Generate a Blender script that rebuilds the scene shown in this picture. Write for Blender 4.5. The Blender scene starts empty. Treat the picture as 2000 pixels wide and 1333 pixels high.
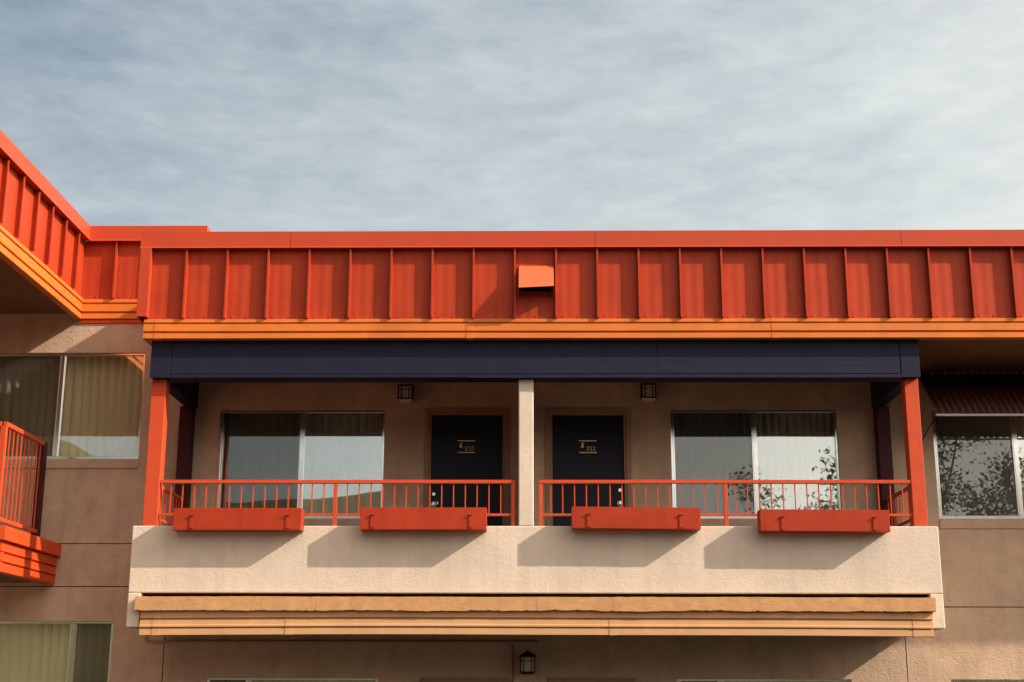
import bpy, math, random
from mathutils import Vector, Matrix, noise
R = math.radians
S = bpy.context.scene
COL = S.collection
H = 1.9                      # height of the eye above the ground; building heights below are given from eye level
random.seed(7)

# ------------------------------------------------------------------ camera
cam_d = bpy.data.cameras.new('camera'); cam = bpy.data.objects.new('camera', cam_d); COL.objects.link(cam)
S.camera = cam
cam_d.sensor_width = 36.0; cam_d.lens = 2739.0/2000.0*36.0
cam_d.clip_end = 3000; cam_d.clip_start = 0.1
p, y, r = .25078661, .01576663, -.00260553
cp, sp, cy, sy = math.cos(p), math.sin(p), math.cos(y), math.sin(y)
F = Vector((-sy*cp, cy*cp, sp)); rt = Vector((cy, sy, 0)); dn = -rt.cross(F)
c_, s_ = math.cos(r), math.sin(r)
xr = c_*rt + s_*dn; dr = -s_*rt + c_*dn
M = Matrix((xr, -dr, -F)).transposed().to_4x4(); M.translation = (0, 0, H)
cam.matrix_world = M

# ------------------------------------------------------------------ sun, sky, exposure
SUNV = Vector((2.7, -1.0, 1.77)).normalized()
sd = bpy.data.lights.new('sun', 'SUN'); sd.energy = 3.25; sd.angle = R(0.6); sd.color = (1.0, .88, .73)
sun = bpy.data.objects.new('sun', sd); COL.objects.link(sun); sun.location = (30, -20, 30)
sun.rotation_euler = (-SUNV).to_track_quat('-Z', 'Y').to_euler()
S.view_settings.view_transform = 'Standard'; S.view_settings.look = 'None'
S.view_settings.exposure = 0.86; S.view_settings.gamma = 1.0
W = bpy.data.worlds.new('World'); S.world = W; W.use_nodes = True
nt = W.node_tree; N = nt.nodes; L = nt.links; N.clear()
def wn(t, **k):
    n = N.new(t)
    for a, b in k.items(): setattr(n, a, b)
    return n
sky = wn('ShaderNodeTexSky', sky_type='NISHITA'); sky.sun_disc = False
sky.sun_elevation = math.asin(SUNV.z); sky.sun_rotation = math.atan2(SUNV.x, SUNV.y)
sky.air_density = 1.0; sky.dust_density = 2.0
hs = wn('ShaderNodeHueSaturation'); hs.inputs['Saturation'].default_value = .75; hs.inputs['Value'].default_value = 1.0
L.new(sky.outputs[0], hs.inputs['Color'])
tc = wn('ShaderNodeTexCoord'); sep = wn('ShaderNodeSeparateXYZ'); L.new(tc.outputs['Generated'], sep.inputs[0])
def mth(op, a, b=None, clamp=False):
    n = wn('ShaderNodeMath', operation=op, use_clamp=clamp)
    for i, v in enumerate((a, b)):
        if v is None: continue
        if isinstance(v, (int, float)): n.inputs[i].default_value = v
        else: L.new(v, n.inputs[i])
    return n.outputs[0]
def wnoise(scale, detail, rough, dist, loc, stretch, rot=0):
    mpn = wn('ShaderNodeMapping'); mpn.inputs['Scale'].default_value = stretch; mpn.inputs['Location'].default_value = loc; mpn.inputs['Rotation'].default_value = (0, rot, 0)
    L.new(tc.outputs['Generated'], mpn.inputs[0])
    n = wn('ShaderNodeTexNoise'); n.inputs['Scale'].default_value = scale; n.inputs['Detail'].default_value = detail
    n.inputs['Roughness'].default_value = rough; n.inputs['Distortion'].default_value = dist; L.new(mpn.outputs[0], n.inputs['Vector'])
    return mth('SUBTRACT', n.outputs['Fac'], .5)
n1 = wnoise(3.2, 5, .5, .3, (1.3, .2, 4.1), (1, 1, 2.2), R(20)); n2 = wnoise(9.0, 8, .6, .5, (5.3, 0, 1.1), (1, 1, 3.2), R(24)); n3 = wnoise(30, 6, .6, .3, (2.3, 0, 7.1), (1, 1, 2.8), R(28))
cl = mth('ADD', mth('ADD', mth('MULTIPLY', n1, .72), mth('MULTIPLY', n2, .52)), mth('MULTIPLY', n3, .40))
cl = mth('ADD', cl, mth('ADD', mth('MULTIPLY', sep.outputs[0], .60), mth('MULTIPLY', mth('SUBTRACT', .38, sep.outputs[2]), 1.3)))
cl = mth('ADD', cl, .61)
rmp = wn('ShaderNodeMapRange'); rmp.inputs['From Min'].default_value = .04; rmp.inputs['From Max'].default_value = .92
L.new(cl, rmp.inputs['Value'])
mx = wn('ShaderNodeMix', data_type='RGBA'); L.new(rmp.outputs[0], mx.inputs['Factor'])
blue = wn('ShaderNodeMix', data_type='RGBA'); blue.inputs['Factor'].default_value = .8
L.new(hs.outputs[0], blue.inputs['A']); blue.inputs['B'].default_value = (1.0, 1.36, 1.74, 1)
L.new(blue.outputs['Result'], mx.inputs['A']); mx.inputs['B'].default_value = (3.60, 3.90, 3.90, 1)
dt = wn('ShaderNodeVectorMath', operation='DOT_PRODUCT'); L.new(tc.outputs['Generated'], dt.inputs[0]); dt.inputs[1].default_value = SUNV
glow = mth('POWER', mth('MAXIMUM', dt.outputs['Value'], 0.0), 2.2)
gm = wn('ShaderNodeMix', data_type='RGBA', blend_type='ADD', clamp_result=False); gm.inputs['Factor'].default_value = 1
gs = wn('ShaderNodeVectorMath', operation='SCALE'); gs.inputs[0].default_value = (13.6, 10.9, 8.3); L.new(glow, gs.inputs['Scale'])
L.new(mx.outputs['Result'], gm.inputs['A']); L.new(gs.outputs[0], gm.inputs['B'])
bg = wn('ShaderNodeBackground'); bg.inputs['Strength'].default_value = .11
L.new(gm.outputs['Result'], bg.inputs['Color'])
wo = wn('ShaderNodeOutputWorld'); L.new(bg.outputs[0], wo.inputs[0])

# ------------------------------------------------------------------ materials
def mat(name, col, rough=.7, spec=.3, bump=(), var=0.0, vscale=3.0, metal=0.0, streak=0.0, col2=None):
    """bump: list of (scale, strength(m), detail, distortion, stretch)"""
    m = bpy.data.materials.new(name); m.use_nodes = True; t = m.node_tree; n = t.nodes; l = t.links
    b = n['Principled BSDF']; b.inputs['Roughness'].default_value = rough; b.inputs['Metallic'].default_value = metal
    b.inputs['Specular IOR Level'].default_value = spec
    tc = n.new('ShaderNodeTexCoord'); vec = tc.outputs['Object']
    col = tuple(col) + (1,)
    last = None
    if var or col2:
        nz = n.new('ShaderNodeTexNoise'); nz.inputs['Scale'].default_value = vscale; nz.inputs['Detail'].default_value = 8
        nz.inputs['Roughness'].default_value = .62; nz.inputs['Distortion'].default_value = .8; l.new(vec, nz.inputs['Vector'])
        rp = n.new('ShaderNodeMapRange'); rp.inputs['From Min'].default_value = .32; rp.inputs['From Max'].default_value = .68; l.new(nz.outputs['Fac'], rp.inputs['Value'])
        mixn = n.new('ShaderNodeMix'); mixn.data_type = 'RGBA'; l.new(rp.outputs[0], mixn.inputs['Factor'])
        lo = tuple(c*(1-var) for c in col[:3]) if not col2 else tuple(col2)
        hi = tuple(min(1, c*(1+var)) for c in col[:3]) if not col2 else col[:3]
        mixn.inputs['A'].default_value = lo+(1,); mixn.inputs['B'].default_value = hi+(1,)
        out = mixn.outputs['Result']
        if streak:
            mpn = n.new('ShaderNodeMapping'); mpn.inputs['Scale'].default_value = (9, 9, .7); l.new(vec, mpn.inputs[0])
            ns = n.new('ShaderNodeTexNoise'); ns.inputs['Scale'].default_value = 1; ns.inputs['Detail'].default_value = 5; l.new(mpn.outputs[0], ns.inputs['Vector'])
            rs = n.new('ShaderNodeMapRange'); rs.inputs['From Min'].default_value = .45; rs.inputs['From Max'].default_value = .75
            rs.inputs['To Min'].default_value = 1; rs.inputs['To Max'].default_value = 1-streak; l.new(ns.outputs['Fac'], rs.inputs['Value'])
            mu = n.new('ShaderNodeMix'); mu.data_type = 'RGBA'; mu.blend_type = 'MULTIPLY'; mu.inputs['Factor'].default_value = 1
            l.new(out, mu.inputs['A']); l.new(rs.outputs[0], mu.inputs['B']); out = mu.outputs['Result']
        l.new(out, b.inputs['Base Color'])
    else:
        b.inputs['Base Color'].default_value = col
    for sc, dist, det, dis, st in bump:
        mpn = n.new('ShaderNodeMapping'); mpn.inputs['Scale'].default_value = st; l.new(vec, mpn.inputs[0])
        nz = n.new('ShaderNodeTexNoise'); nz.inputs['Scale'].default_value = sc; nz.inputs['Detail'].default_value = det
        nz.inputs['Distortion'].default_value = dis; nz.inputs['Roughness'].default_value = .55; l.new(mpn.outputs[0], nz.inputs['Vector'])
        bp = n.new('ShaderNodeBump'); bp.inputs['Strength'].default_value = 1; bp.inputs['Distance'].default_value = dist
        l.new(nz.outputs['Fac'], bp.inputs['Height'])
        if last: l.new(last, bp.inputs['Normal'])
        last = bp.outputs['Normal']
    if last: l.new(last, b.inputs['Normal'])
    return m
I1 = (1, 1, 1)
STUC = [(7, .0050, 5, 1.8, (1, 1, 1.6)), (34, .0042, 4, .8, (1, 1, 1.4))]
m_par = mat('cream_stucco', (.69, .58, .47), .9, .12, [(9, .0032, 6, 2.2, (1, 1, 1.6)), (26, .0032, 5, 1.4, (1, 1, 1.4)), (70, .0018, 3, .3, I1)], var=.07, vscale=2.2, streak=.08)
STUC2 = [(7, .0055, 3, 2.4, (1, 1, 1.8)), (17, .005, 5, 1.6, (1, 1, 1.5)), (48, .003, 3, .5, I1)]
m_wall = mat('tan_stucco', (.56, .395, .28), .9, .12, STUC2, var=.13, vscale=2.4, streak=.10)
m_red = mat('red_sheet_metal_paint', (.43, .047, .014), .5, .2, [(1.9, .006, 2, .4, (1, 1, .6)), (60, .0006, 3, 0, I1)], var=.09, vscale=2.0, streak=.16)
m_cap = mat('red_cap_flashing_paint', (.465, .058, .021), .48, .22, [(2.0, .004, 3, .4, (1, 1, .5))], var=.05, vscale=1.5)
m_org = mat('red_orange_railing_paint', (.57, .074, .024), .55, .22, [(25, .0012, 3, 0, I1)], var=.07, vscale=9)
m_ledge = mat('bright_orange_board_paint', (.62, .075, .016), .55, .22, [(14, .003, 4, .5, I1)], var=.1, vscale=6)
m_deck = mat('dark_deck_coating', (.032, .026, .022), .9, .1)
m_maroon = mat('maroon_paint_and_post_shade', (.05, .009, .011), .6, .25, var=.1, vscale=6)  # also carries painted shade on the wing railing's far post
m_mould = mat('amber_moulding_paint', (.62, .172, .030), .6, .22, [(8, .0015, 4, .6, (.2, 1, 1))], var=.12, vscale=2.0)
m_tan = mat('ochre_moulding_paint', (.58, .32, .155), .6, .3, [(9, .002, 4, .5, (.3, 1, 1))], var=.08, vscale=3)
m_tanb = mat('weathered_ochre_board', (.56, .30, .135), .75, .2, [(20, .0045, 5, 1.2, (.4, 1, 1))], var=.12, vscale=7)
m_navy = mat('navy_board_paint', (.015, .016, .037), .6, .16, [(7, .004, 6, .6, (.12, 1, 2.2)), (50, .001, 3, 0, (.2, 1, 1))], var=.12, vscale=4)
m_hood = mat('sunlit_orange_hood_tone', (.60, .135, .05), .5, .25, var=.06, vscale=5)  # sunlight on the hood's sloping face is put into this lighter orange
m_door = mat('black_blue_door_paint', (.009, .009, .020), .5, .25, [(40, .0006, 2, 0, I1)])
m_trim = mat('brown_trim_paint', (.34, .20, .13), .65, .3, var=.06, vscale=5)
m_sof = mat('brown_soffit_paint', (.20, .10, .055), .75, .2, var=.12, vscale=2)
m_alu = mat('aluminium_window_frame', (.92, .90, .87), .16, .5, var=.04, vscale=12, metal=.92)
m_chr = mat('polished_metal', (.8, .8, .8), .18, .5, metal=1.0)
m_gold = mat('pale_gold_plate', (.85, .66, .38), .4, .5)
m_blk = mat('black_lantern_metal', (.012, .010, .009), .5, .4)
m_glz = mat('frosted_amber_lantern_glass', (.62, .50, .35), .35, .5)
m_glz2 = mat('white_lantern_diffuser', (.62, .52, .46), .5, .4)
m_corr = mat('dark_red_corrugated_sheet', (.11, .026, .018), .5, .35, var=.12, vscale=6)
m_white = mat('white_edge_strip', (.7, .66, .62), .6, .3)
m_room = mat('dim_room_plaster', (.16, .13, .10), .9, .1)
m_ground = mat('asphalt_ground', (.036, .031, .027), .95, .1, [(20, .004, 4, 0, I1)], var=.2, vscale=.5)
m_hill = mat('dry_hillside_scrub', (.085, .08, .04), 1, .05, var=.3, vscale=.05)
m_cond = mat('painted_conduit', (.36, .23, .15), .6, .3)
m_bark = mat('brown_tree_bark', (.10, .07, .05), .95, .1, [(9, .02, 5, 0, (1, 1, .25))], var=.25, vscale=8)
m_leaf = mat('green_leaf', (.085, .12, .035), .6, .3, var=.35, vscale=1.5)
m_pole = mat('weathered_pole_wood', (.12, .085, .06), .9, .1, [(9, .01, 5, 0, (1, 1, .1))], var=.2, vscale=3)
m_wire = mat('black_cable', (.02, .02, .02), .6, .2)
m_dark = mat('dark_recess', (.02, .015, .012), .95, .05)
m_roof = mat('grey_roof_membrane', (.25, .24, .22), .9, .1, var=.1, vscale=1)

def curtain_mat(name, col, tr):
    m = bpy.data.materials.new(name); m.use_nodes = True; t = m.node_tree; n = t.nodes; l = t.links; n.clear()
    d = n.new('ShaderNodeBsdfDiffuse'); d.inputs[0].default_value = tuple(col)+(1,)
    tl = n.new('ShaderNodeBsdfTranslucent'); tl.inputs[0].default_value = tuple(col)+(1,)
    mx = n.new('ShaderNodeMixShader'); mx.inputs[0].default_value = tr; l.new(d.outputs[0], mx.inputs[1]); l.new(tl.outputs[0], mx.inputs[2])
    tc = n.new('ShaderNodeTexCoord'); mpn = n.new('ShaderNodeMapping'); mpn.inputs['Scale'].default_value = (220, 1, 3); l.new(tc.outputs['Object'], mpn.inputs[0])
    nz = n.new('ShaderNodeTexNoise'); nz.inputs['Scale'].default_value = 1; l.new(mpn.outputs[0], nz.inputs['Vector'])
    bp = n.new('ShaderNodeBump'); bp.inputs['Distance'].default_value = .002; l.new(nz.outputs['Fac'], bp.inputs['Height']); l.new(bp.outputs[0], d.inputs['Normal'])
    o = n.new('ShaderNodeOutputMaterial'); l.new(mx.outputs[0], o.inputs[0]); return m
m_curt = curtain_mat('cream_curtain_cloth', (.86, .82, .72), .05)
m_curt2 = curtain_mat('khaki_curtain_cloth', (.93, .86, .62), .05)

def glass_mat(name, refl, tint=(.80, .84, .82)):
    m = bpy.data.materials.new(name); m.use_nodes = True; t = m.node_tree; n = t.nodes; l = t.links; n.clear()
    tr = n.new('ShaderNodeBsdfTransparent'); tr.inputs[0].default_value = tuple(tint)+(1,)
    g = n.new('ShaderNodeBsdfGlossy'); g.inputs['Roughness'].default_value = .007; g.inputs[0].default_value = (.95, 1, .98, 1)
    tc = n.new('ShaderNodeTexCoord'); nz = n.new('ShaderNodeTexNoise'); nz.inputs['Scale'].default_value = 1.1; nz.inputs['Detail'].default_value = 1
    l.new(tc.outputs['Object'], nz.inputs['Vector'])
    bp = n.new('ShaderNodeBump'); bp.inputs['Distance'].default_value = .0006; bp.inputs['Strength'].default_value = 1; l.new(nz.outputs['Fac'], bp.inputs['Height']); l.new(bp.outputs[0], g.inputs['Normal'])
    mx = n.new('ShaderNodeMixShader'); mx.inputs[0].default_value = refl; l.new(tr.outputs[0], mx.inputs[1]); l.new(g.outputs[0], mx.inputs[2])
    o = n.new('ShaderNodeOutputMaterial'); l.new(mx.outputs[0], o.inputs[0]); return m
m_glass = glass_mat('coated_window_glass', .33, (.98, .99, .97))
m_glass2 = glass_mat('clear_window_glass', .22, (.98, .98, .95))
def screen_mat(name, fac, col):
    m = bpy.data.materials.new(name); m.use_nodes = True; t = m.node_tree; n = t.nodes; l = t.links; n.clear()
    tr = n.new('ShaderNodeBsdfTransparent'); d = n.new('ShaderNodeBsdfDiffuse'); d.inputs[0].default_value = tuple(col)+(1,)
    mx = n.new('ShaderNodeMixShader'); mx.inputs[0].default_value = fac; l.new(tr.outputs[0], mx.inputs[1]); l.new(d.outputs[0], mx.inputs[2])
    o = n.new('ShaderNodeOutputMaterial'); l.new(mx.outputs[0], o.inputs[0]); return m
m_screen = screen_mat('fine_insect_mesh', .48, (.05, .045, .045))

# ------------------------------------------------------------------ mesh helpers (z given from eye level)
class MB:
    def __init__(s): s.v = []; s.f = []
    def quad(s, *pts):
        b = len(s.v); s.v += [tuple(q) for q in pts]; s.f.append(tuple(range(b, b+len(pts)))); return s
    def box(s, x0, x1, y0, y1, z0, z1):
        b = len(s.v)
        s.v += [(x0, y0, z0), (x1, y0, z0), (x1, y1, z0), (x0, y1, z0), (x0, y0, z1), (x1, y0, z1), (x1, y1, z1), (x0, y1, z1)]
        s.f += [tuple(b+i for i in q) for q in ((0, 3, 2, 1), (4, 5, 6, 7), (0, 1, 5, 4), (1, 2, 6, 5), (2, 3, 7, 6), (3, 0, 4, 7))]; return s
    def profx(s, prof, x0, x1, n=1, wob=None):
        """closed profile of (y,z), extruded along x; wob(x, k) -> (dy, dz)"""
        b = len(s.v); k = len(prof)
        for i in range(n+1):
            x = x0+(x1-x0)*i/n
            for j, (yy, z) in enumerate(prof):
                d = wob(x, j) if wob else (0, 0)
                s.v.append((x, yy+d[0], z+d[1]))
        for i in range(n):
            for j in range(k):
                a = b+i*k+j; c = b+i*k+(j+1) % k
                s.f.append((a, a+k, c+k, c))
        s.f.append(tuple(b+j for j in range(k))); s.f.append(tuple(b+n*k+j for j in reversed(range(k)))); return s
    def profy(s, prof, y0, y1):
        """closed profile of (x,z), extruded along y"""
        b = len(s.v); k = len(prof)
        for yy in (y0, y1):
            for (x, z) in prof: s.v.append((x, yy, z))
        for j in range(k):
            a = b+j; c = b+(j+1) % k; s.f.append((a, c, c+k, a+k))
        s.f.append(tuple(b+j for j in reversed(range(k)))); s.f.append(tuple(b+k+j for j in range(k))); return s
    def tube(s, pts, r, seg=8, r1=None):
        b = len(s.v); n = len(pts); pts = [Vector(q) for q in pts]
        for i, q in enumerate(pts):
            t = (pts[min(i+1, n-1)]-pts[max(i-1, 0)]).normalized()
            a = t.cross(Vector((0, 0, 1)));
            if a.length < .05: a = t.cross(Vector((1, 0, 0)))
            a.normalize(); c = t.cross(a); rr = r if r1 is None else r+(r1-r)*i/max(1, n-1)
            for k in range(seg):
                an = 2*math.pi*k/seg; s.v.append(tuple(q+(a*math.cos(an)+c*math.sin(an))*rr))
        for i in range(n-1):
            for k in range(seg):
                s.f.append((b+i*seg+k, b+i*seg+(k+1) % seg, b+(i+1)*seg+(k+1) % seg, b+(i+1)*seg+k))
        s.f.append(tuple(b+k for k in reversed(range(seg)))); s.f.append(tuple(b+(n-1)*seg+k for k in range(seg))); return s
    def disc(s, x, yy, z, r, t, seg=20, rz=None, tip=0):
        """disc facing -y, thickness t in front of yy"""
        rz = rz or r; b = len(s.v)
        for k in range(seg):
            a = 2*math.pi*k/seg; s.v.append((x+r*math.cos(a), yy, z+rz*math.sin(a)))
        for k in range(seg):
            a = 2*math.pi*k/seg; s.v.append((x+r*(1-tip)*math.cos(a), yy-t, z+rz*(1-tip)*math.sin(a)))
        for k in range(seg): s.f.append((b+k, b+(k+1) % seg, b+seg+(k+1) % seg, b+seg+k))
        s.f.append(tuple(b+seg+k for k in range(seg))); return s
    def build(s, name, m, parent=None, bevel=0, smooth=False, org=(0, 0, 0)):
        me = bpy.data.meshes.new(name); o0 = Vector(org)
        me.from_pydata([(a-o0.x, b-o0.y, c-o0.z) for a, b, c in s.v], [], s.f); me.materials.append(m)
        if smooth: me.polygons.foreach_set('use_smooth', [True]*len(me.polygons))
        me.update(); o = bpy.data.objects.new(name, me); COL.objects.link(o)
        if parent is not None:
            o.parent = parent; o.location = o0 + Vector((0, 0, H)) - parent.location if parent.parent is None else o0
        else: o.location = o0 + Vector((0, 0, H))
        if bevel:
            bm = o.modifiers.new('bevel', 'BEVEL'); bm.width = bevel; bm.segments = 2; bm.limit_method = 'ANGLE'; bm.harden_normals = False
        return o
def B(x0, x1, y0, y1, z0, z1): return MB().box(x0, x1, y0, y1, z0, z1)
def thing(name, label, cat, loc=(0, 0, 0), group=None):
    o = bpy.data.objects.new(name, None); COL.objects.link(o); o.location = (loc[0], loc[1], loc[2]+H)
    o.empty_display_size = .2; return tag(o, label, cat, group)
def tag(o, label, cat, group=None):
    o['label'] = label; o['category'] = cat
    if group: o['group'] = group
    return o
def sub(mb, name, m, parent, **k):
    """sub-part: parent is a part mesh; keeps coordinates of the part's parent"""
    o = mb.build(name, m, None, **k); wl = o.location.copy()
    off = parent.location.copy()
    if parent.parent: off += parent.parent.location
    o.parent = parent; o.location = wl-off; return o
def copy_tree(o, parent=None, shift=None):
    c = o.copy(); COL.objects.link(c); c.parent = parent
    if shift is not None: c.location = o.location+Vector(shift)
    for ch in [q for q in bpy.data.objects if q.parent == o]: copy_tree(ch, c)
    return c

WY = 17.8                    # plane of the main wall
# ------------------------------------------------------------------ ground, hills
g = MB().quad((-600, -600, -H), (600, -600, -H), (600, 600, -H), (-600, 600, -H)).build('ground', m_ground); g['kind'] = 'structure'
hb = MB(); nx = 240
for i in range(nx+1):
    x = -420+840*i/nx
    cpts = ((-430, 60), (-240, 92), (-140, 75), (-112, 62), (-88, 57), (-66, 57.5), (-50, 60), (-36, 61.5), (-15, 57), (20, 52), (60, 49), (430, 52))  # left part is the mirrored ridge, the rest added to block low sky light
    hgt = next(h0+(h1-h0)*(x-a)/(b-a) for (a, h0), (b, h1) in zip(cpts, cpts[1:]) if a <= x <= b)+.8*noise.noise(Vector((x*.09, 5, 0)))+.9*abs(noise.noise(Vector((x*.55, 8, 0))))+H
    for j, (yy, fr) in enumerate(((-260, 0), (-320, .55), (-380, 1), (-500, .9))):
        hb.v.append((x, yy, -H+max(0.0, hgt)*fr + (1.5*noise.noise(Vector((x*.05, yy, 1))) if 0 < j else -.5)))
for i in range(nx):
    for j in range(3):
        a = i*4+j; hb.f.append((a, a+1, a+5, a+4))
hl = hb.build('hills', m_hill, smooth=True); hl['kind'] = 'structure'

# ------------------------------------------------------------------ main building
bld = thing('motel_building', 'tan stucco motel block with red metal roof band and navy beam over a twin balcony', 'building', (0, WY, -H))
def wall_holes(mb, x0, x1, z0, z1, y0, dep, holes):
    xs = sorted({x0, x1} | {h[0] for h in holes} | {h[1] for h in holes}); zs = sorted({z0, z1} | {h[2] for h in holes} | {h[3] for h in holes})
    for i in range(len(xs)-1):
        for j in range(len(zs)-1):
            cx = (xs[i]+xs[i+1])/2; cz = (zs[j]+zs[j+1])/2
            if any(h[0] < cx < h[1] and h[2] < cz < h[3] for h in holes): continue
            mb.quad((xs[i], y0, zs[j]), (xs[i+1], y0, zs[j]), (xs[i+1], y0, zs[j+1]), (xs[i], y0, zs[j+1]))
            mb.quad((xs[i+1], y0+dep, zs[j]), (xs[i], y0+dep, zs[j]), (xs[i], y0+dep, zs[j+1]), (xs[i+1], y0+dep, zs[j+1]))
    for a, b, c, d in holes:
        y1 = y0+dep
        mb.quad((a, y0, c), (a, y1, c), (b, y1, c), (b, y0, c)); mb.quad((a, y0, d), (b, y0, d), (b, y1, d), (a, y1, d))
        mb.quad((a, y0, c), (a, y0, d), (a, y1, d), (a, y1, c)); mb.quad((b, y0, c), (b, y1, c), (b, y1, d), (b, y0, d))
WINS = [  # x0, x1, z0, z1, mullion x, screened side
    (-4.065, -1.925, 2.235, 3.645, -2.985, 'L'), (1.765, 3.905, 2.235, 3.645, 2.845, 'L'),
    (5.125, 7.24, 2.235, 3.645, 6.175, 'L'), (-7.28, -5.092, 3.0, 4.41, -6.185, 'L'),
    (-7.28, -5.25, -.48, .945, -5.775, 'R'), (-4.065, -1.925, -1.15, .262, -3.53, 'L'),
    (1.765, 3.905, -1.15, .262, 2.30, 'L'), (5.125, 7.24, -1.15, .262, 6.175, 'L')]
DOORS = [(-1.315, -.398, 1.54, 3.573, 'L'), (.243, 1.160, 1.54, 3.573, 'R'), (-1.32, -.40, -1.86, .18, 'L'), (.25, 1.165, -1.86, .18, 'R')]
wb = MB(); holes = [w[:4] for w in WINS]+[(a-.02, b+.02, c, d+.02) for a, b, c, d, e in DOORS]
# wall is cut by shallow control joints: the wall is laid as panels 12 mm apart
def wall_panel(x0, x1, z0, z1):
    hs_ = [(max(a, x0), min(b, x1), max(c, z0), min(d, z1)) for a, b, c, d in holes if a < x1 and b > x0 and c < z1 and d > z0]
    wall_holes(wb, x0, x1, z0, z1, WY, .15, hs_)
    g = .014
    for q in (((x0, WY, z0), (x1, WY, z0), (x1, WY+g, z0), (x0, WY+g, z0)), ((x0, WY, z1), (x0, WY+g, z1), (x1, WY+g, z1), (x1, WY, z1)),
              ((x0, WY, z0), (x0, WY+g, z0), (x0, WY+g, z1), (x0, WY, z1)), ((x1, WY, z0), (x1, WY, z1), (x1, WY+g, z1), (x1, WY+g, z0))): wb.quad(*q)
j = .006
wall_panel(-12, -4.3, 1.914+j, 5.9)
wall_panel(-12, -4.3, 1.375+j, 1.914-j)
wall_panel(-12, -4.606-j, -H, 1.375-j)
wall_panel(-4.606+j, -4.3, -H, 1.375-j)
wall_panel(-4.3, 4.3, -H, 5.3)
wall_panel(4.3, 4.597-j, -H, 1.138-j)
wall_panel(4.597+j, 14, -H, 1.138-j)
wall_panel(4.3, 14, 1.138+j, 5.3)
wb.build('wall', m_wall, bld)
for x0, x1, z0, z1 in ((-12, -4.3, 1.90, 1.93), (-12, -4.3, 1.36, 1.39), (-4.63, -4.58, -H, 1.39), (4.57, 4.62, -H, 1.12), (4.3, 14, 1.12, 1.155)):
    MB().quad((x0, WY+.012, z0), (x1, WY+.012, z0), (x1, WY+.012, z1), (x0, WY+.012, z1)).build('control_joint', m_dark, bld)
rb = MB().box(-12, 14, 20.4, 20.5, -H, 4.6)                      # inner rooms
rb.box(-12, 14, 17.96, 20.4, 1.30, 1.5).box(-12, 14, 17.96, 20.4, 4.5, 4.6)
for x in (-7.6, -4.9, -1.7, -.1, 1.55, 4.5, 7.6): rb.box(x-.05, x+.05, 17.96, 20.4, 1.5, 4.5).box(x-.05, x+.05, 17.96, 20.4, -H, 1.3)
rb.build('inner_wall', m_room, bld)
MB().box(-12, 14, 20.6, 27, -H, 5.3).build('rear_wall', m_wall, bld)

def window(x0, x1, z0, z1, xm, sc, parent):
    f = MB(); yf, yb = WY+.03, WY+.10; t = .028
    f.box(x0, x1, yf, yb, z1-t, z1-.001).box(x0, x1, yf-.012, yb, z0+.001, z0+t+.006)
    f.box(x0+.001, x0+t, yf, yb, z0+t, z1-t).box(x1-t, x1-.001, yf, yb, z0+t, z1-t)
    f.box(xm-.026, xm+.026, yf+.004, yb-.01, z0+t, z1-t)
    a, b = (x0+t, xm-.026) if sc == 'L' else (xm+.026, x1-t)      # sliding sash frame behind the mesh
    f.box(a+.004, a+.022, yf+.008, yf+.03, z0+t, z1-t).box(b-.014, b, yf+.008, yf+.03, z0+t, z1-t)
    f.box(a, b, yf+.008, yf+.03, z0+t, z0+t+.018)
    o = f.build('window', m_alu, parent, bevel=.002); gl = m_glass2 if x1 < -5 else m_glass
    sub(B(x0+t, xm-.02, yf+.040, yf+.044, z0+t, z1-t), 'pane', gl, o)
    sub(B(xm+.02, x1-t, yf+.034, yf+.038, z0+t, z1-t), 'pane', gl, o)
    sub(MB().quad((a+.01, yf+.014, z0+t), (b, yf+.014, z0+t), (b, yf+.014, z1-t), (a+.01, yf+.014, z1-t)), 'insect_screen', m_screen, o)
    sub(B(x0-.004, x1+.004, WY-.022, WY+.028, z0-.125, z0-.012), 'sill', m_wall, o, bevel=.006)
    return o
for w in WINS: window(*w, bld)

DIG = {'0': [[(.5, 1), (.2, .85), (.12, .5), (.2, .15), (.5, 0), (.8, .15), (.88, .5), (.8, .85), (.5, 1)]],
       '1': [[(.25, .8), (.52, .97), (.52, .03)], [(.25, .03), (.8, .03)]],
       '2': [[(.10, .74), (.28, .97), (.68, .97), (.86, .76), (.76, .54), (.10, .06)], [(.08, .04), (.95, .04)]]}
def stroke(mb, pts, y0, w, t):
    for (ax, az), (bx_, bz) in zip(pts, pts[1:]):
        d = Vector((bx_-ax, bz-az)); ln = d.length; d /= ln; n_ = Vector((-d.y, d.x))*w/2; e = d*w*.3
        p0 = (ax-e.x, az-e.y); p1 = (bx_+e.x, bz+e.y)
        q = [(p0[0]+n_.x, p0[1]+n_.y), (p0[0]-n_.x, p0[1]-n_.y), (p1[0]-n_.x, p1[1]-n_.y), (p1[0]+n_.x, p1[1]+n_.y)]
        b = len(mb.v); mb.v += [(a, y0-t, c) for a, c in q]+[(a, y0, c) for a, c in q]
        mb.f += [tuple(b+i for i in k) for k in ((0, 1, 2, 3), (0, 4, 5, 1), (1, 5, 6, 2), (2, 6, 7, 3), (3, 7, 4, 0))]
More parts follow.
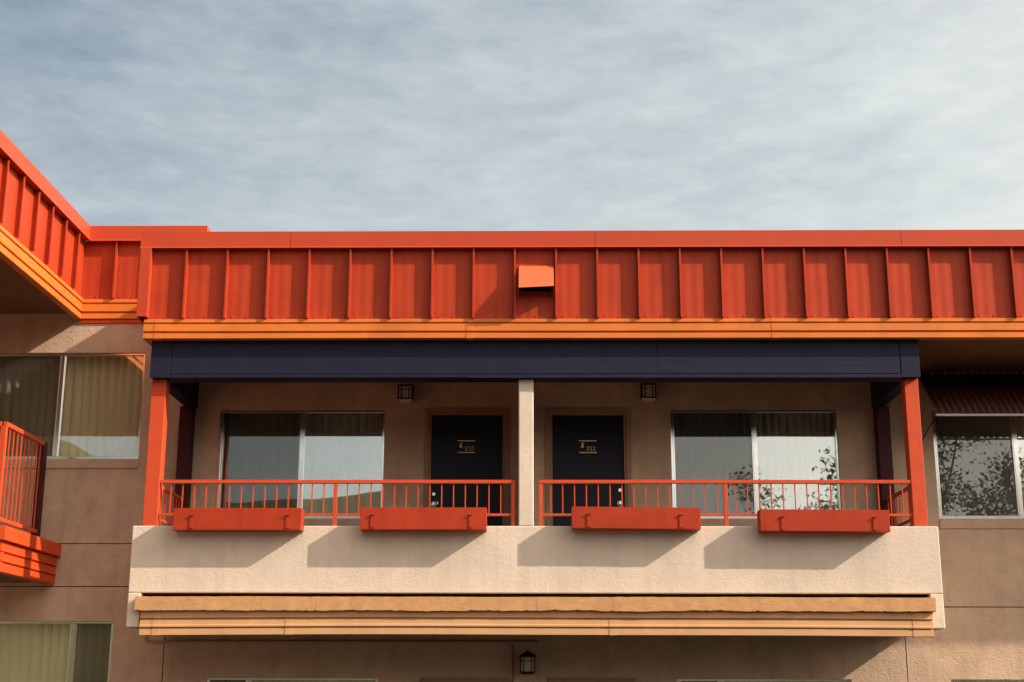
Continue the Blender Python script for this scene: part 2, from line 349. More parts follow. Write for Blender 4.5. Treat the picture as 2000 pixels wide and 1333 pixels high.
def door(x0, x1, z0, z1, side, num, parent):
    y0 = WY+.035
    o = B(x0, x1, y0, y0+.045, z0, z1).build('door', m_door, parent)
    fr = MB(); t = .027; t2 = .088
    for a, b, ya, yc in ((t, 0.001, WY-.008, y0+.03), (t2, t+.004, WY-.022, WY-.001)):
        fr.box(x0-a, x0-b, ya, yc, z0, z1+a).box(x1+b, x1+a, ya, yc, z0, z1+a).box(x0-b, x1+b, ya, yc, z1+b, z1+a)
    sub(fr, 'door_frame', m_trim, o, bevel=.004)
    lx = x0+.04 if side == 'L' else x1-.058
    zb, zk = (2.548, 2.417) if side == 'L' else (2.60, 2.43)
    if z0 < 0: zb -= 3.4; zk -= 3.4
    sub(MB().disc(lx, y0, zb, .028, .02, tip=.25).disc(lx, y0-.02, zb, .011, .006), 'deadbolt', m_chr, o)
    k = MB().disc(lx, y0, zk, .034, .012).disc(lx, y0-.012, zk, .014, .03)
    k.disc(lx, y0-.042, zk, .027, .028, tip=.3)
    if side == 'L': k.tube([(lx+.02, y0-.02, zk+.045), (lx+.05, y0-.028, zk+.03), (lx+.055, y0-.028, zk-.01)], .006)
    sub(k, 'door_knob', m_chr, o, smooth=False)
    if num:
        cx = (-.866 if side == 'L' else .70); pl = MB(); yp = y0
        for z in (3.241, 3.088): pl.box(cx-.112, cx+.112, yp-.006, yp, z-.0065, z+.0065)
        ix = cx-.070
        pl.disc(ix, yp, 3.199, .014, .005, rz=.015).disc(ix, yp, 3.167, .018, .005, rz=.019)
        stroke(pl, [(ix+.012, 3.212), (ix+.022, 3.224)], yp, .005, .004)
        for i, ch in enumerate(num):
            bx0 = cx-.018+i*.040
            for s in DIG[ch]: stroke(pl, [(bx0+a*.036, 3.117+b*.050) for a, b in s], yp, .0066, .005)
        sub(pl, 'number_plate', m_gold, o)
    return o
door(*DOORS[0], '210', bld); door(*DOORS[1], '212', bld); door(*DOORS[2], None, bld); door(*DOORS[3], None, bld)

# roofs and soffits
sf = MB(); n = 12
for i in range(n):                                               # soffit laid as narrow boards
    ya = 15.93+(WY-15.93)*i/n; yb = 15.93+(WY-15.93)*(i+1)/n
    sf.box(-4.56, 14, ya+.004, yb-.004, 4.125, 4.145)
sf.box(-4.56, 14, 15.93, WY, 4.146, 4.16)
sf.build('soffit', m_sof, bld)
rf = MB().box(-4.55, 14, 15.96, 26.9, 5.12, 5.30).box(-4.55, 14, 15.99, 16.05, 4.17, 5.12)
rf.build('roof', m_roof, bld)

def rib_x(x, yp, z0, z1, pr=.075, fl=.022):
    b = MB(); b.box(x-.004, x, yp-pr, yp, z0, z1); b.box(x-fl, x-.004, yp-pr, yp-pr+.004, z0, z1); b.box(x-fl, x-fl+.003, yp-pr+.004, yp-pr+.016, z0, z1)
    return b
def panels_x(x0, x1, yp, z0, z1, ribs):
    mb = MB(); nn = int((x1-x0)/.016)
    for i in range(nn+1):
        x = x0+(x1-x0)*i/nn; dy = .0011*math.sin(x*2*math.pi/.122)+.0016*noise.noise(Vector((x*2.3, 1, 0)))+.0007*noise.noise(Vector((x*9, 4, 0)))
        mb.v += [(x, yp+dy, z0), (x, yp+dy, z1)]
    for i in range(nn): a = 2*i; mb.f.append((a, a+2, a+3, a+1))
    for rx in ribs:
        for o_ in (.064, .24, .425):
            if rx+o_ > x1-.05: continue
            x = rx+o_+random.uniform(-.008, .008); z = z0+.036+random.uniform(-.004, .004)
            mb.disc(x, yp-.001, z, .011, .009, seg=8, tip=.45)
    return mb
MP = 4.17                                                        # grooved moulding under the sheet metal, profile (y offset out, z)
def mould_profile(yf, zt, hh, back):
    """yf front plane, three lapped bands"""
    s = hh/.242
    rel = [(.028, 0), (.006, -.006), (.003, -.045), (.026, -.048), (.026, -.064), (.004, -.067), (0, -.151), (.003, -.155), (.028, -.157), (.028, -.176), (.003, -.179), (.0, -.238), (.004, -.242)]
    pr = [(yf+a, zt+b*s) for a, b in rel]
    return pr+[(back, zt-hh), (back, zt)]
YP = 15.905
ribs = [-4.1085+.4877*k for k in range(-0, 37)]
panel = panels_x(-4.60, 14, YP, 4.335, 5.24, [-4.596]+ribs).build('roof_fascia', m_red, bld, smooth=False)
for rx in ribs: sub(rib_x(rx, YP, 4.342, 5.22), 'rib', m_red, panel)
ct = MB().box(-4.662, -4.538, 15.80, 15.812, 4.352, 5.2).box(-4.662, -4.650, 15.812, 17.55, 4.352, 5.2).box(-4.55, -4.538, 15.812, 15.90, 4.352, 5.2)
sub(ct, 'corner_trim', m_cap, panel, bevel=.002)
cuts = [-4.675, -2.884, .731, 4.347, 7.96, 11.6, 14.2]
for a, b in zip(cuts, cuts[1:]):
    cpb = MB().profx([(15.815, 5.212), (15.822, 5.405), (15.85, 5.415), (16.25, 5.40), (16.25, 5.35), (15.90, 5.36), (15.90, 5.212)], a+.0025, b-.0025)
    cpb.profx([(15.803, 5.196), (15.803, 5.200), (15.815, 5.214), (15.90, 5.214), (15.90, 5.205), (15.82, 5.205)], a+.0025, b-.0025)
    sub(cpb, 'cap_flashing', m_cap, panel)
ce = MB().box(-4.672, -4.660, 15.83, 17.6, 5.20, 5.40)
sub(ce, 'cap_flashing', m_cap, panel)
pr = mould_profile(15.865, 4.342, .242, 15.97)
sub(MB().profx(pr, -4.585, 14, n=60, wob=lambda x, k: (.0025*noise.noise(Vector((x*.9, 2, 0))), .004*noise.noise(Vector((x*.35, 8, 0))))), 'fascia_moulding', m_mould, panel)
sub(MB().profy([(-4.585, 4.10), (-4.575, 4.342), (-4.50, 4.342), (-4.50, 4.10)], 15.972, 17.75), 'fascia_moulding', m_mould, panel)
for a, b in ((-4.456, -4.368), (-.784, -.694), (2.779, 2.868)):
    pj = [(yy-.005 if k < 13 else yy, z-(.003 if 10 < k < 14 else 0)) for k, (yy, z) in enumerate(pr)]
    sub(MB().profx(pj, a, b), 'joint_cover', m_mould, panel)

# navy beam, side beams, posts
YB = 15.98
bm = MB().box(-4.495, 4.495, YB+.012, YB+.29, 3.66, 4.123)
bm.box(-4.505, -4.270, YB, YB+.011, 3.655, 4.12).box(4.287, 4.505, YB, YB+.011, 3.655, 4.12)
bm.box(-4.262, -4.02, YB+.003, YB+.011, 3.70, 4.12).box(-4.018, 1.443, YB+.0015, YB+.011, 3.70, 4.12).box(1.447, 4.272, YB+.002, YB+.011, 3.70, 4.12)
bm.box(-4.262, -.79, YB-.004, YB+.011, 3.655, 3.694).box(-.788, 4.28, YB-.007, YB+.011, 3.648, 3.690)
bm.build('beam', m_navy, bld, bevel=.003)
for x0, x1 in ((-4.50, -4.36), (4.36, 4.50)): B(x0, x1, YB+.291, WY-.001, 3.66, 4.12).build('side_beam', m_navy, bld, bevel=.003)
for x0, x1 in ((-4.505, -4.334), (4.340, 4.502)): B(x0, x1, 16.09, 16.26, 1.932, 3.659).build('balcony_post', m_org, bld, bevel=.006)
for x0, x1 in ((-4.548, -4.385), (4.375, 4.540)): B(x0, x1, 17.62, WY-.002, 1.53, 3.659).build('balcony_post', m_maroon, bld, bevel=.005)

# balcony: parapet, floor, divider, ledge board, ochre moulding
YA = 16.05
pb = MB().box(-4.603, 4.603, YA, YA+.15, 1.172, 1.930)
for s in (-1, 1):
    a, b = sorted((s*4.603, s*4.455)); pb.box(a, b, YA, YA+.15, .787, 1.172)
    a, b = sorted((s*4.603, s*4.50)); pb.box(a, b, YA+.151, WY-.003, .787, 1.93)
par = pb.build('parapet', m_par, bld, bevel=.012)
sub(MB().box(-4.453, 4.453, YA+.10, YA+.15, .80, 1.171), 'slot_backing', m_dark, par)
MB().box(-4.49, 4.49, YA+.16, WY-.004, 1.36, 1.53).build('balcony_floor', m_deck, bld)
MB().box(-4.49, 4.49, YA+.16, WY-.004, .80, .90).build('balcony_ceiling', m_deck, bld)
B(-.174, 0.0, YA+.008, WY-.004, 1.932, 3.654).build('divider_wall', m_par, bld, bevel=.012)
def rough(x, k):
    if k in (2, 3): return (.004*noise.noise(Vector((x*6, 7, k))), .016*noise.noise(Vector((x*1.3, 1, 0)))+.010*noise.noise(Vector((x*7, 2, 0)))+(.006 if noise.noise(Vector((x*19, 5, 0))) > .25 else 0))
    return (.003*noise.noise(Vector((x*5, 3, k))), .007*noise.noise(Vector((x*1.1, 9, 0)))+.003*noise.noise(Vector((x*11, 9, 0))))
lb = MB()
for a, b in ((-4.488, -2.45), (-2.448, 0.03), (.032, .89), (.892, 4.485)):
    lb.profx([(YA+.04, 1.118), (YA-.100, 1.124), (YA-.100, .972), (YA-.088, .966), (YA+.04, .970)], a, b, n=int((b-a)/.02), wob=rough)
lb.build('ledge_board', m_tanb, bld)
rel = [(.03, .98), (.006, .972), (.003, .91), (-.004, .902), (.0, .897), (.026, .893), (.026, .878), (.004, .874), (.0, .828), (-.008, .815), (-.008, .799), (.026, .795), (.026, .783), (.003, .779), (0, .712), (.006, .708)]
pl = [(YA-.048+a, z) for a, z in rel]+[(YA+.05, .708), (YA+.05, .98)]
wob2 = lambda x, k: (.003*noise.noise(Vector((x*.8, 2, 0))), .006*noise.noise(Vector((x*.3, 8, 0)))-.012*(abs(x)/4.4)**3)
md = MB().profx(pl, -4.432, 4.455, n=80, wob=wob2).build('balcony_moulding', m_tan, bld)
for a, b in ((-4.288, -4.203), (-2.79, -2.705), (.845, .934), (4.225, 4.325)):
    pj = [(yy-.005 if k < 16 else yy, z-(.003 if 13 < k < 17 else 0)) for k, (yy, z) in enumerate(pl)]
    sub(MB().profx(pj, a, b, n=2, wob=wob2), 'joint_cover', m_tan, md)

# ------------------------------------------------------------------ left wing with the taller roof
wing = thing('motel_wing', 'taller left wing with sunlit orange-red metal roof band and its own bright orange balcony edge', 'building', (-8.5, 15, -H))
XW = -6.0
def rib_y(yy, xp, z0, z1, pr=.075, fl=.024):
    b = MB(); b.box(xp, xp+pr, yy-.004, yy, z0, z1); b.box(xp+pr-.004, xp+pr, yy-fl, yy-.004, z0, z1); b.box(xp+pr-.016, xp+pr-.004, yy-fl, yy-fl+.003, z0, z1); return b
yr = [17.345-.512*k for k in range(16)]
pw = MB(); nn = 480
for i in range(nn+1):
    yy = 9.55+(17.78-9.55)*i/nn; dx = .0011*math.sin(yy*2*math.pi/.128)+.0016*noise.noise(Vector((yy*2.3, 11, 0)))
    pw.v += [(XW+dx, yy, 5.15), (XW+dx, yy, 5.95)]
for i in range(nn): a = 2*i; pw.f.append((a, a+2, a+3, a+1))
for ry in yr+[17.345+.512]:
    for o_ in (.09, .26, .44):
        yy = ry-.512+o_; 
        if yy > 17.6: continue
        b = len(pw.v); z = 5.185
        for k in range(8): an = k*math.pi/4; pw.v.append((XW+.001, yy+.011*math.cos(an), z+.011*math.sin(an)))
        for k in range(8): an = k*math.pi/4; pw.v.append((XW+.010, yy+.006*math.cos(an), z+.006*math.sin(an)))
        for k in range(8): pw.f.append((b+k, b+(k+1) % 8, b+8+(k+1) % 8, b+8+k))
        pw.f.append(tuple(b+8+k for k in range(8)))
wf = pw.build('roof_fascia', m_red, wing)
for yy in yr: sub(rib_y(yy, XW, 5.16, 5.93), 'rib', m_red, wf)
XC = -5.91
cpw = MB().profy([(XC, 5.932), (XC-.008, 6.13), (XC-.04, 6.14), (XC-.4, 6.12), (XC-.4, 6.05), (XC-.09, 6.08), (XC-.09, 5.932)], 9.45, 17.692)
cpw.profy([(XC+.012, 5.916), (XC+.012, 5.920), (XC, 5.934), (XC-.09, 5.934), (XC-.09, 5.926), (XC-.005, 5.926)], 9.45, 17.692)
sub(cpw, 'cap_flashing', m_cap, wf)
mp_ = mould_profile(0, 5.155, .30, .09)
sub(MB().profy([(-5.965-a, z) for a, z in mp_][::-1], 9.5, 17.797), 'fascia_moulding', m_mould, wf)
# return of the taller roof along the main wall
YR = 17.785
bp_ = panels_x(-6.0, -4.30, YR, 5.13, 5.94, [-6.045, -5.557, -5.068, -4.58]).build('roof_fascia', m_red, wing)
for rx in (-5.545, -5.057, -4.57): sub(rib_x(rx, YR, 5.136, 5.93), 'rib', m_red, bp_)
cpr = MB().profx([(YR-.095, 5.932), (YR-.088, 6.13), (YR-.05, 6.14), (YR+.3, 6.12), (YR+.3, 6.05), (YR, 6.08), (YR, 5.932)], -5.935, -4.36)
cpr.profx([(YR-.107, 5.916), (YR-.107, 5.920), (YR-.095, 5.934), (YR, 5.934), (YR, 5.926), (YR-.09, 5.926)], -5.915, -4.36)
cpr.box(-4.359, -4.352, YR-.09, YR+2, 5.93, 6.13)
sub(cpr, 'cap_flashing', m_cap, bp_)
sub(MB().profx(mould_profile(17.752, 5.135, .276, 17.797), -5.975, -4.60), 'fascia_moulding', m_mould, bp_)
sub(B(-6.0, -4.60, 17.775, 17.798, 4.812, 4.856), 'wall_trim', m_ledge, bp_, bevel=.003)
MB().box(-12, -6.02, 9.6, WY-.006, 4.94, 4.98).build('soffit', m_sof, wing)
MB().box(-12, -6.32, 9.8, 26, 5.2, 6.06).box(-6.319, -4.38, 17.96, 26, 5.35, 6.06).build('roof', m_roof, wing)
MB().box(-14, -10.0, 10.4, WY-.006, -H, 4.93).build('wall', m_wall, wing)
ff = MB().box(-12, -6.01, 9.6, 9.64, 5.15, 5.94).build('roof_fascia', m_red, wing)
sub(MB().box(-12, -5.97, 9.5, 9.599, 4.855, 5.148), 'fascia_moulding', m_mould, ff)
sub(MB().box(-12, -5.92, 9.45, 9.599, 5.95, 6.13), 'cap_flashing', m_cap, ff)
# wing balcony edge
wl = MB().box(-9.98, -6.16, 15.95, WY-.006, 1.42, 1.86)
wl.build('balcony_floor', m_sof, wing)
lw = MB().box(-9.98, -5.985, 15.85, 15.95, 1.745, 1.905).box(-6.16, -5.985, 15.951, WY-.012, 1.745, 1.905)
lw.build('ledge_board', m_ledge, wing, bevel=.008)
rel2 = [(0.03, 1.744), (.004, 1.735), (.0, 1.655), (-.006, 1.64), (-.006, 1.628), (.022, 1.622), (.022, 1.610), (.002, 1.604), (0, 1.545), (-.006, 1.53), (-.006, 1.517), (.022, 1.512), (.022, 1.50), (.002, 1.494), (0, 1.40), (.006, 1.395)]
MB().profy([(-6.035-a, z) for a, z in rel2]+[(-6.15, 1.395), (-6.15, 1.744)], 15.90, WY-.012).profx([(15.895+a, z) for a, z in rel2]+[(16.0, 1.395), (16.0, 1.744)], -9.98, -6.04).build('balcony_moulding', m_ledge, wing)

# ------------------------------------------------------------------ railings
def railing(label, x0, x1, xm, bars, endl, endr, sidex):
    t = thing('balcony_railing', label, 'railing', ((x0+x1)/2, 16.12, 1.93), 'balcony railings')
    y0, y1 = 16.10, 16.14
    B(x0, x1, y0-.004, y1+.004, 2.427, 2.468).build('top_rail', m_org, t, bevel=.003)
    lo = [x0+(.043 if endl else 0), xm-.022, xm+.022, x1-(.043 if endr else 0)]
    for a, b in ((lo[0], lo[1]), (lo[2], lo[3])): B(a, b, y0+.006, y1-.006, 2.052, 2.080).build('bottom_rail', m_org, t, bevel=.002)
    for a in ([x0+.0215] if endl else [])+[xm]+([x1-.0215] if endr else []):
        B(a-.0215, a+.0215, y0+.0005, y1-.0005, 1.932, 2.426).build('post', m_org, t, bevel=.002)
    for b in bars: B(b-.0065, b+.0065, 16.1135, 16.1265, 2.081, 2.426).build('baluster', m_org, t)
    B(sidex-.018, sidex+.018, 16.262, 17.618, 2.427, 2.466).build('top_rail', m_org, t, bevel=.002)
    B(sidex-.014, sidex+.014, 16.262, 17.618, 2.052, 2.080).build('bottom_rail', m_org, t, bevel=.002)
    yy = 16.36
    while yy < 17.6:
        B(sidex-.0065, sidex+.0065, yy-.0065, yy+.0065, 2.081, 2.426).build('baluster', m_org, t); yy += .1367
    return t
lbars = [-4.203+.1367*k for k in range(14)]+[-2.155+.1367*k for k in range(14)]
railing('red railing in front of door 210 and the left balcony window', -4.333, -.214, -2.292, lbars, False, True, -4.44)
rbars = [.199+.1367*k for k in range(15)]+[2.325+.1367*k for k in range(15)]
railing('red railing in front of door 212 and the right balcony window', .062, 4.339, 2.209, rbars, True, False, 4.44)
t = thing('balcony_railing', 'tall slanting-view railing on the orange edged wing balcony at the left', 'railing', (-6.12, 16.6, 1.905), 'balcony railings')
B(-6.145, -6.10, 15.90, 17.20, 3.065, 3.118).build('top_rail', m_org, t, bevel=.003)
B(-6.14, -6.105, 15.94, 17.20, 1.972, 2.018).build('bottom_rail', m_org, t, bevel=.003)
B(-6.185, -6.095, 17.20, 17.29, 1.906, 3.118).build('post', m_maroon, t, bevel=.003)  # far post: its shade is put into the maroon colour
B(-6.165, -6.10, 15.875, 15.94, 1.906, 3.063).build('post', m_org, t, bevel=.003)
for k in range(10): B(-6.129, -6.115, 17.10-.1304*k, 17.114-.1304*k, 2.019, 3.064).build('baluster', m_org, t)
B(-9.95, -6.17, 15.885, 15.925, 3.065, 3.118).build('top_rail', m_org, t); B(-9.95, -6.17, 15.89, 15.92, 1.972, 2.018).build('bottom_rail', m_org, t)
for k in range(27): B(-6.32-.135*k, -6.306-.135*k, 15.9, 15.914, 2.019, 3.064).build('baluster', m_org, t)

# ------------------------------------------------------------------ planters
def planter(x0, x1, zt0, zt1, z0, z1, yf, label, tone, br):
    cx = (x0+x1)/2; t = thing('planter_box', label, 'planter', (cx, 15.94, (z0+z1)/2), 'planter boxes hung on the balcony railings')
    dz = zt0; w = x1-x0; yb = 16.045
    mb = MB()
    def zq(x): return (z1-z0)*(x-x0)/w
    hh = zt0-z0; th = .008
    # open trough: front, back, ends, bottom (sheet metal), sheared so that it hangs slightly out of level
    def sbox(a, b, ya, yc, za, zb):
        q = len(mb.v); mb.box(a, b, ya, yc, za, zb)
        for i in range(q, q+8):
            X, Y, Z = mb.v[i]; mb.v[i] = (X, Y, Z+zq(X))
    sbox(x0, x1, yf, yf+th, z0, z0+hh); sbox(x0, x1, yb-th, yb, z0, z0+hh)
    sbox(x0, x0+th, yf+th, yb-th, z0, z0+hh); sbox(x1-th, x1, yf+th, yb-th, z0, z0+hh); sbox(x0+th, x1-th, yf+th, yb-th, z0, z0+th)
    mb.build('trough', tone, t, bevel=.0025)
    sbt = MB().box(x0+.02, x1-.02, yf+.02, yb-.02, z0+hh-.06, z0+hh-.045); sbt.build('soil', m_dark, t)
    for bx0 in br:
        z = zt0-.085+zq(bx0); k = MB().box(bx0-.024, bx0+.024, yf-.026, yf-.001, z, z+.004)
        k.box(bx0-.020, bx0+.024, yf-.010, yf-.001, z-.142, z-.001)
        k.build('bracket', tone, t)
m_plant = mat('red_planter_paint', (.40, .040, .012), .5, .22, [(3, .003, 3, .4, I1)], var=.10, vscale=3, streak=.10)
planter(-4.081, -2.63, 2.102, 0, 1.856, 1.858, 15.82, 'leftmost of the four red planter boxes, beside the left front post', m_plant, (-3.87, -2.78))
planter(-1.961, -.534, 2.109, 0, 1.862, 1.864, 15.82, 'planter box under door 210, just left of the cream pillar', m_plant, (-1.82, -.71))
planter(.433, 1.88, 2.122, 0, 1.880, 1.869, 15.82, 'planter box under door 212, just right of the cream pillar', m_plant, (.62, 1.66))
planter(2.55, 4.0, 2.094, 0, 1.852, 1.842, 15.82, 'rightmost of the four red planter boxes, below the right balcony window', m_plant, (2.80, 3.83))

# ------------------------------------------------------------------ lanterns
def lantern(cx, zb, hgt, label, top):
    t = thing('wall_lantern', label, 'lantern', (cx, WY-.1, zb), 'wall lanterns beside the room doors')
    w = .088; yc = WY-.105; fr = MB()
    zt = zb+hgt
    for sx in (-1, 1):
        for s2 in (-1, 1):
            fr.box(cx+sx*w-.007, cx+sx*w+.007, yc+s2*.075-.007, yc+s2*.075+.007, zb+.02, zt)
    for xx in (-.045, .045): fr.box(cx+xx-.005, cx+xx+.005, yc-.081, yc-.073, zb+.03, zt)
    fr.box(cx-w-.012, cx+w+.012, yc-.087, yc+.087, zb+.022, zb+.034).box(cx-w-.012, cx+w+.012, yc-.087, yc+.087, zt-.012, zt+.004)
    fr.box(cx-w, cx+w, yc-.079, yc-.075, zt-.06, zt-.052)
    if top:
        b = len(fr.v); fr.v += [(cx-w-.02, yc-.095, zt+.004), (cx+w+.02, yc-.095, zt+.004), (cx+w+.02, yc+.095, zt+.004), (cx-w-.02, yc+.095, zt+.004), (cx-.03, yc-.03, zt+.055), (cx+.03, yc-.03, zt+.055), (cx+.03, yc+.03, zt+.055), (cx-.03, yc+.03, zt+.055)]
        fr.f += [tuple(b+i for i in q) for q in ((0, 1, 5, 4), (1, 2, 6, 5), (2, 3, 7, 6), (3, 0, 4, 7), (4, 5, 6, 7), (3, 2, 1, 0))]
        fr.tube([(cx, yc, zt+.055), (cx, yc, zt+.085)], .012)
    fr.box(cx-.05, cx+.05, WY-.03, WY-.001, zb+.03, zt).box(cx-.02, cx+.02, yc+.08, WY-.03, zt-.05, zt-.03)
    fr.build('cage', m_blk, t)
    B(cx-w+.008, cx+w-.008, yc-.068, yc+.068, zb+.035, zt-.014).build('glass_shade', m_glz, t)
    b2 = MB(); b = 0
    b2.v = [(cx-w-.006, yc-.082, zb+.021), (cx+w+.006, yc-.082, zb+.021), (cx+w+.006, yc+.082, zb+.021), (cx-w-.006, yc+.082, zb+.021), (cx-w+.02, yc-.06, zb), (cx+w-.02, yc-.06, zb), (cx+w-.02, yc+.06, zb), (cx-w+.02, yc+.06, zb)]
    b2.f = [(0, 1, 5, 4), (1, 2, 6, 5), (2, 3, 7, 6), (3, 0, 4, 7), (7, 6, 5, 4), (0, 3, 2, 1)]
    b2.build('bottom_diffuser', m_glz2 if not top else m_blk, t)
lantern(-1.650, 3.722, .21, 'black wall lantern between the left balcony window and door 210', False)
lantern(1.480, 3.735, .21, 'black wall lantern between door 212 and the right balcony window', False)
lantern(-.077, .308, .215, 'peaked black wall lantern low down under the balcony, beside the thin vertical conduit', True)

# ------------------------------------------------------------------ vent hood on the roof band
vh = thing('vent_hood', 'square red metal vent hood on the roof band above the cream pillar', 'vent hood', (.03, 15.8, 4.65))
k = MB(); x0, x1 = -.172, .235; yt, yb_ = YP-.035, YP-.27; zt, zb = 4.985, 4.66
k.quad((x0, yb_, zb-.012), (x1, yb_, zb+.008), (x1, yt, zt), (x0, yt, zt))
k.quad((x0, YP-.003, zt+.004), (x0, yt, zt), (x1, yt, zt), (x1, YP-.003, zt+.004))
for x in (x0, x1):
    zq = zb-.012 if x == x0 else zb+.008
    k.quad((x, yb_, zq), (x, yt, zt), (x, YP-.003, zt+.004), (x, YP-.003, zb-.05))
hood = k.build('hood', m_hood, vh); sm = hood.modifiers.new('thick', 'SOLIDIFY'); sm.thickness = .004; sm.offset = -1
B(x0+.03, x1-.03, YP-.03, YP-.004, zb+.02, zt-.03).build('duct_opening', m_dark, vh)
MB().disc(-.09, yt+.01, zt+.004, .01, .012, 8).disc(.13, yt+.01, zt+.004, .01, .012, 8).build('screw', m_cap, vh)

# ------------------------------------------------------------------ corrugated awning at the right
aw = thing('window_awning', 'dark red corrugated metal awning over the far right window', 'awning', (6.1, 17.5, 3.41))
k = MB(); nx = 420; A0 = (17.03, 3.447); A1 = (17.77, 4.115); th = .002
dirn = Vector((0, A1[0]-A0[0], A1[1]-A0[1])).normalized(); nrm = Vector((0, -dirn.z, dirn.y))
for i in range(nx+1):
    x = 4.955+2.5*i/nx; d = .0155*math.cos((x-4.955)*2*math.pi/.0835)
    for (yy, z) in (A0, A1): k.v.append((x, yy+nrm.y*d, z+nrm.z*d))
for i in range(nx): a = 2*i; k.f.append((a, a+2, a+3, a+1))
sheet = k.build('corrugated_sheet', m_corr, aw, smooth=True); sm = sheet.modifiers.new('thick', 'SOLIDIFY'); sm.thickness = .002
MB().box(4.955, 7.455, 17.035, 17.041, 3.409, 3.433).box(4.955, 7.455, 17.042, 17.07, 3.409, 3.413).build('edge_strip', m_white, aw)
MB().box(4.96, 4.975, 17.05, 17.07, 3.40, 3.41).tube([(4.965, 17.06, 3.41), (4.965, 17.40, 3.33), (4.965, 17.79, 3.22)], .008).build('brace', m_blk, aw)
MB().tube([(7.44, 17.06, 3.41), (7.44, 17.40, 3.33), (7.44, 17.79, 3.22)], .008).build('brace', m_blk, aw)

# ------------------------------------------------------------------ conduits
k = MB().tube([(-4.835, WY-.022, .80), (-4.835, WY-.022, .72), (-4.815, WY-.022, .700), (0.04, WY-.022, .703), (.055, WY-.022, .703)], .018)
tag(k.build('conduit', m_cond, smooth=True, org=(-2.4, WY-.022, .70)), 'long painted horizontal pipe on the wall just under the balcony moulding', 'pipe')
k = MB().tube([(-.262, WY-.012, .683), (-.262, WY-.012, -1.8)], .009)
tag(k.build('conduit', m_cond, smooth=True, org=(-.262, WY-.012, -.5)), 'thin painted vertical pipe running down the wall left of the low lantern', 'pipe')

# ------------------------------------------------------------------ curtains
def curtain(x0, x1, z0, z1, m, label, seed, fold=.115, amp=.042, gap=None):
    mb = MB(); nn = int((x1-x0)/.008); nz = 6
    for jz in range(nz+1):
        z = z0+(z1-z0)*jz/nz; tf = jz/nz
        for i in range(nn+1):
            x = x0+(x1-x0)*i/nn
            ph = x/fold*2*math.pi + 2.6*noise.noise(Vector((x*3.0, seed, 0)))+.5*noise.noise(Vector((x*4, seed, z*.7)))
            am = amp*(.65+.6*noise.noise(Vector((x*2.2, seed+9, z*.3))))
            d = 3.2*am*(.62-abs(math.sin(ph/2))**.75); d += .03*noise.noise(Vector((x*1.7, seed+3, z*.5)))
            mb.v.append((x+.012*(1-tf)*noise.noise(Vector((x*6, seed, 2))), WY+.215+d, z))
    for jz in range(nz):
        for i in range(nn): a = jz*(nn+1)+i; mb.f.append((a, a+1, a+nn+2, a+nn+1))
    o = mb.build('curtain', m, smooth=True, org=((x0+x1)/2, WY+.2, z1))
    tag(o, label, 'curtain', 'curtains hanging behind the windows')
curtain(-4.15, -2.16, 2.20, 3.70, m_curt, 'pleated cream curtain in the window left of door 210', 1.3)
curtain(-2.23, -1.85, 2.20, 3.70, m_curt, 'narrow grey strip of curtain at the right end of the window beside door 210', 4.1, fold=.045, amp=.012)
curtain(1.70, 4.0, 2.20, 3.70, m_curt, 'pleated cream curtain in the window right of door 212', 7.7, fold=.10)
curtain(5.05, 7.3, 2.20, 3.70, m_curt, 'dim pleated curtain behind the far right window under the corrugated awning', 12.4, fold=.15, amp=.04)
curtain(-7.35, -5.0, 2.95, 4.45, m_curt2, 'khaki pleated curtain behind the upper left window by the wing balcony', 15.9, fold=.115, amp=.035)
curtain(-7.35, -5.15, -.5, 1.0, m_curt2, 'khaki pleated curtain behind the lower left window', 21.2, fold=.12, amp=.035)
curtain(-4.15, -1.85, -1.2, .30, m_curt, 'curtain behind the window cut by the bottom edge left of the low lantern', 25.2, fold=.1)
curtain(1.70, 4.0, -1.2, .30, m_curt, 'curtain behind the window cut by the bottom edge right of the low lantern', 28.6, fold=.1)
curtain(5.05, 7.3, -1.2, .30, m_curt, 'curtain behind the window at the bottom right corner of the picture', 31.6, fold=.1)

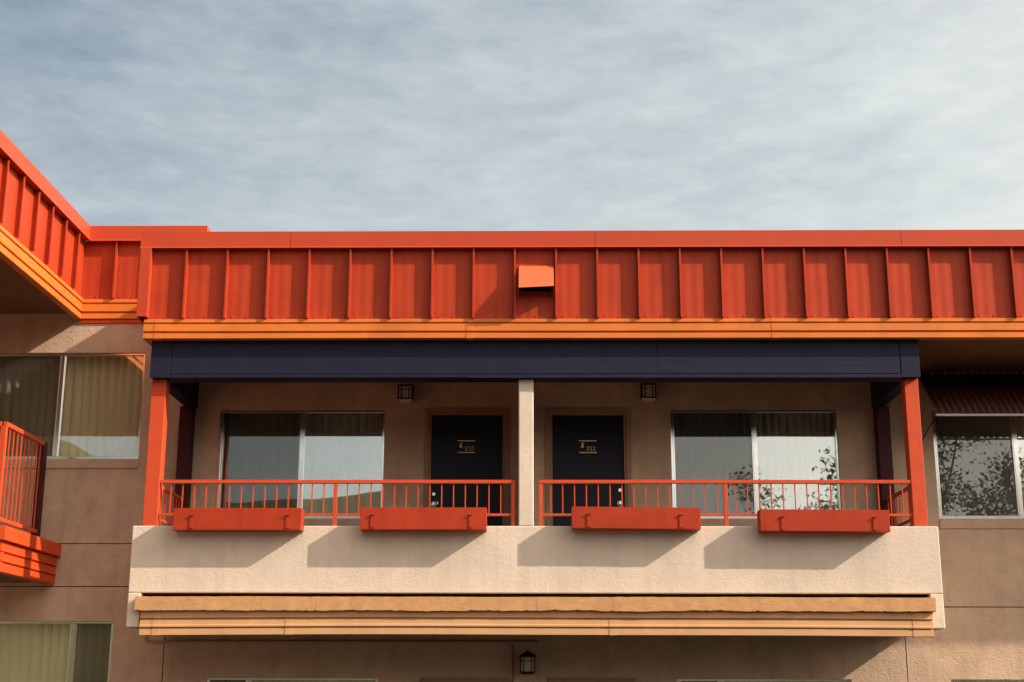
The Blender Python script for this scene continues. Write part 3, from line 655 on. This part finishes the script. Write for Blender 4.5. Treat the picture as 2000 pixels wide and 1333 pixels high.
# ------------------------------------------------------------------ tree, pole and cable across the yard (seen mirrored in the panes)
def tree(cx, cy, hgt, rad, label, seed):
    rnd = random.Random(seed); t = thing('tree', label, 'tree', (cx, cy, -H))
    tb = MB(); trunk = [(cx, cy, -H), (cx+.1, cy+.05, -H+hgt*.18), (cx-.05, cy, -H+hgt*.36)]
    tb.tube(trunk, .16, 9, .11); tips = []
    for i in range(22):
        a = i*2.4+rnd.random(); el = rnd.uniform(.25, 1.2); ln = hgt*rnd.uniform(.34, .62)
        base = Vector(trunk[-1])-Vector((0, 0, rnd.uniform(0, hgt*.12))); d = Vector((math.cos(a)*math.cos(el)*rad/hgt*2.0, math.sin(a)*math.cos(el)*rad/hgt*2.0, math.sin(el)))
        pts = [base+d*ln*f+Vector((rnd.uniform(-.1, .1), rnd.uniform(-.1, .1), rnd.uniform(-.05, .1)))*f*2 for f in (0, .25, .5, .75, 1)]
        tb.tube(pts, .065, 6, .015)
        for f in range(9):
            q = pts[1]+(pts[4]-pts[1])*rnd.random()**.8; e = q+Vector((rnd.uniform(-1, 1), rnd.uniform(-1, 1), rnd.uniform(-.2, .9)))*.75
            tb.tube([q, (q+e)/2+Vector((0, 0, .06)), e], .014, 4, .004); tips += [e, (q+e)/2]
        tips.append(pts[4])
    tb.build('trunk', m_bark, t, smooth=True)
    lf = MB()
    for e in tips:
        for k in range(rnd.randint(70, 130)):
            c = e+Vector((rnd.gauss(0, .27), rnd.gauss(0, .27), rnd.gauss(-.02, .22))); a = rnd.uniform(0, 6.3)
            d = Vector((math.cos(a), math.sin(a), rnd.uniform(-1.1, .2))).normalized(); s2 = d.cross(Vector((rnd.uniform(-1, 1), rnd.uniform(-1, 1), 1))).normalized(); l = rnd.uniform(.06, .10); w = l*.38
            lf.quad(c-d*l, c+s2*w, c+d*l, c-s2*w)
    lf.build('crown', m_leaf, t)
tree(10.5, -4.5, 10.2, 6.2, 'loose leafy young tree across the yard mirrored in the right hand panes', 5)
for i, px in enumerate((-38, 44)):
    q = thing('utility_pole', ('left' if i == 0 else 'right')+'most wooden utility pole carrying the cable across the yard', 'pole', (px, -12, -H), 'utility poles across the yard')
    MB().tube([(px, -12, -H), (px, -12, 11.0)], .16, 10, .11).build('shaft', m_pole, q, smooth=True)
    B(px-.06, px+.06, -13.1, -10.9, 10.0, 10.14).build('crossarm', m_pole, q)
pts = [(-38+82*i/40, -12, 9.95-1.1*(1-((i-20)/20)**2)) for i in range(41)]
tag(MB().tube(pts, .022, 6).build('overhead_cable', m_wire, org=(0, -12, 9.5)), 'thin black overhead cable mirrored across the top of the right balcony window', 'cable')
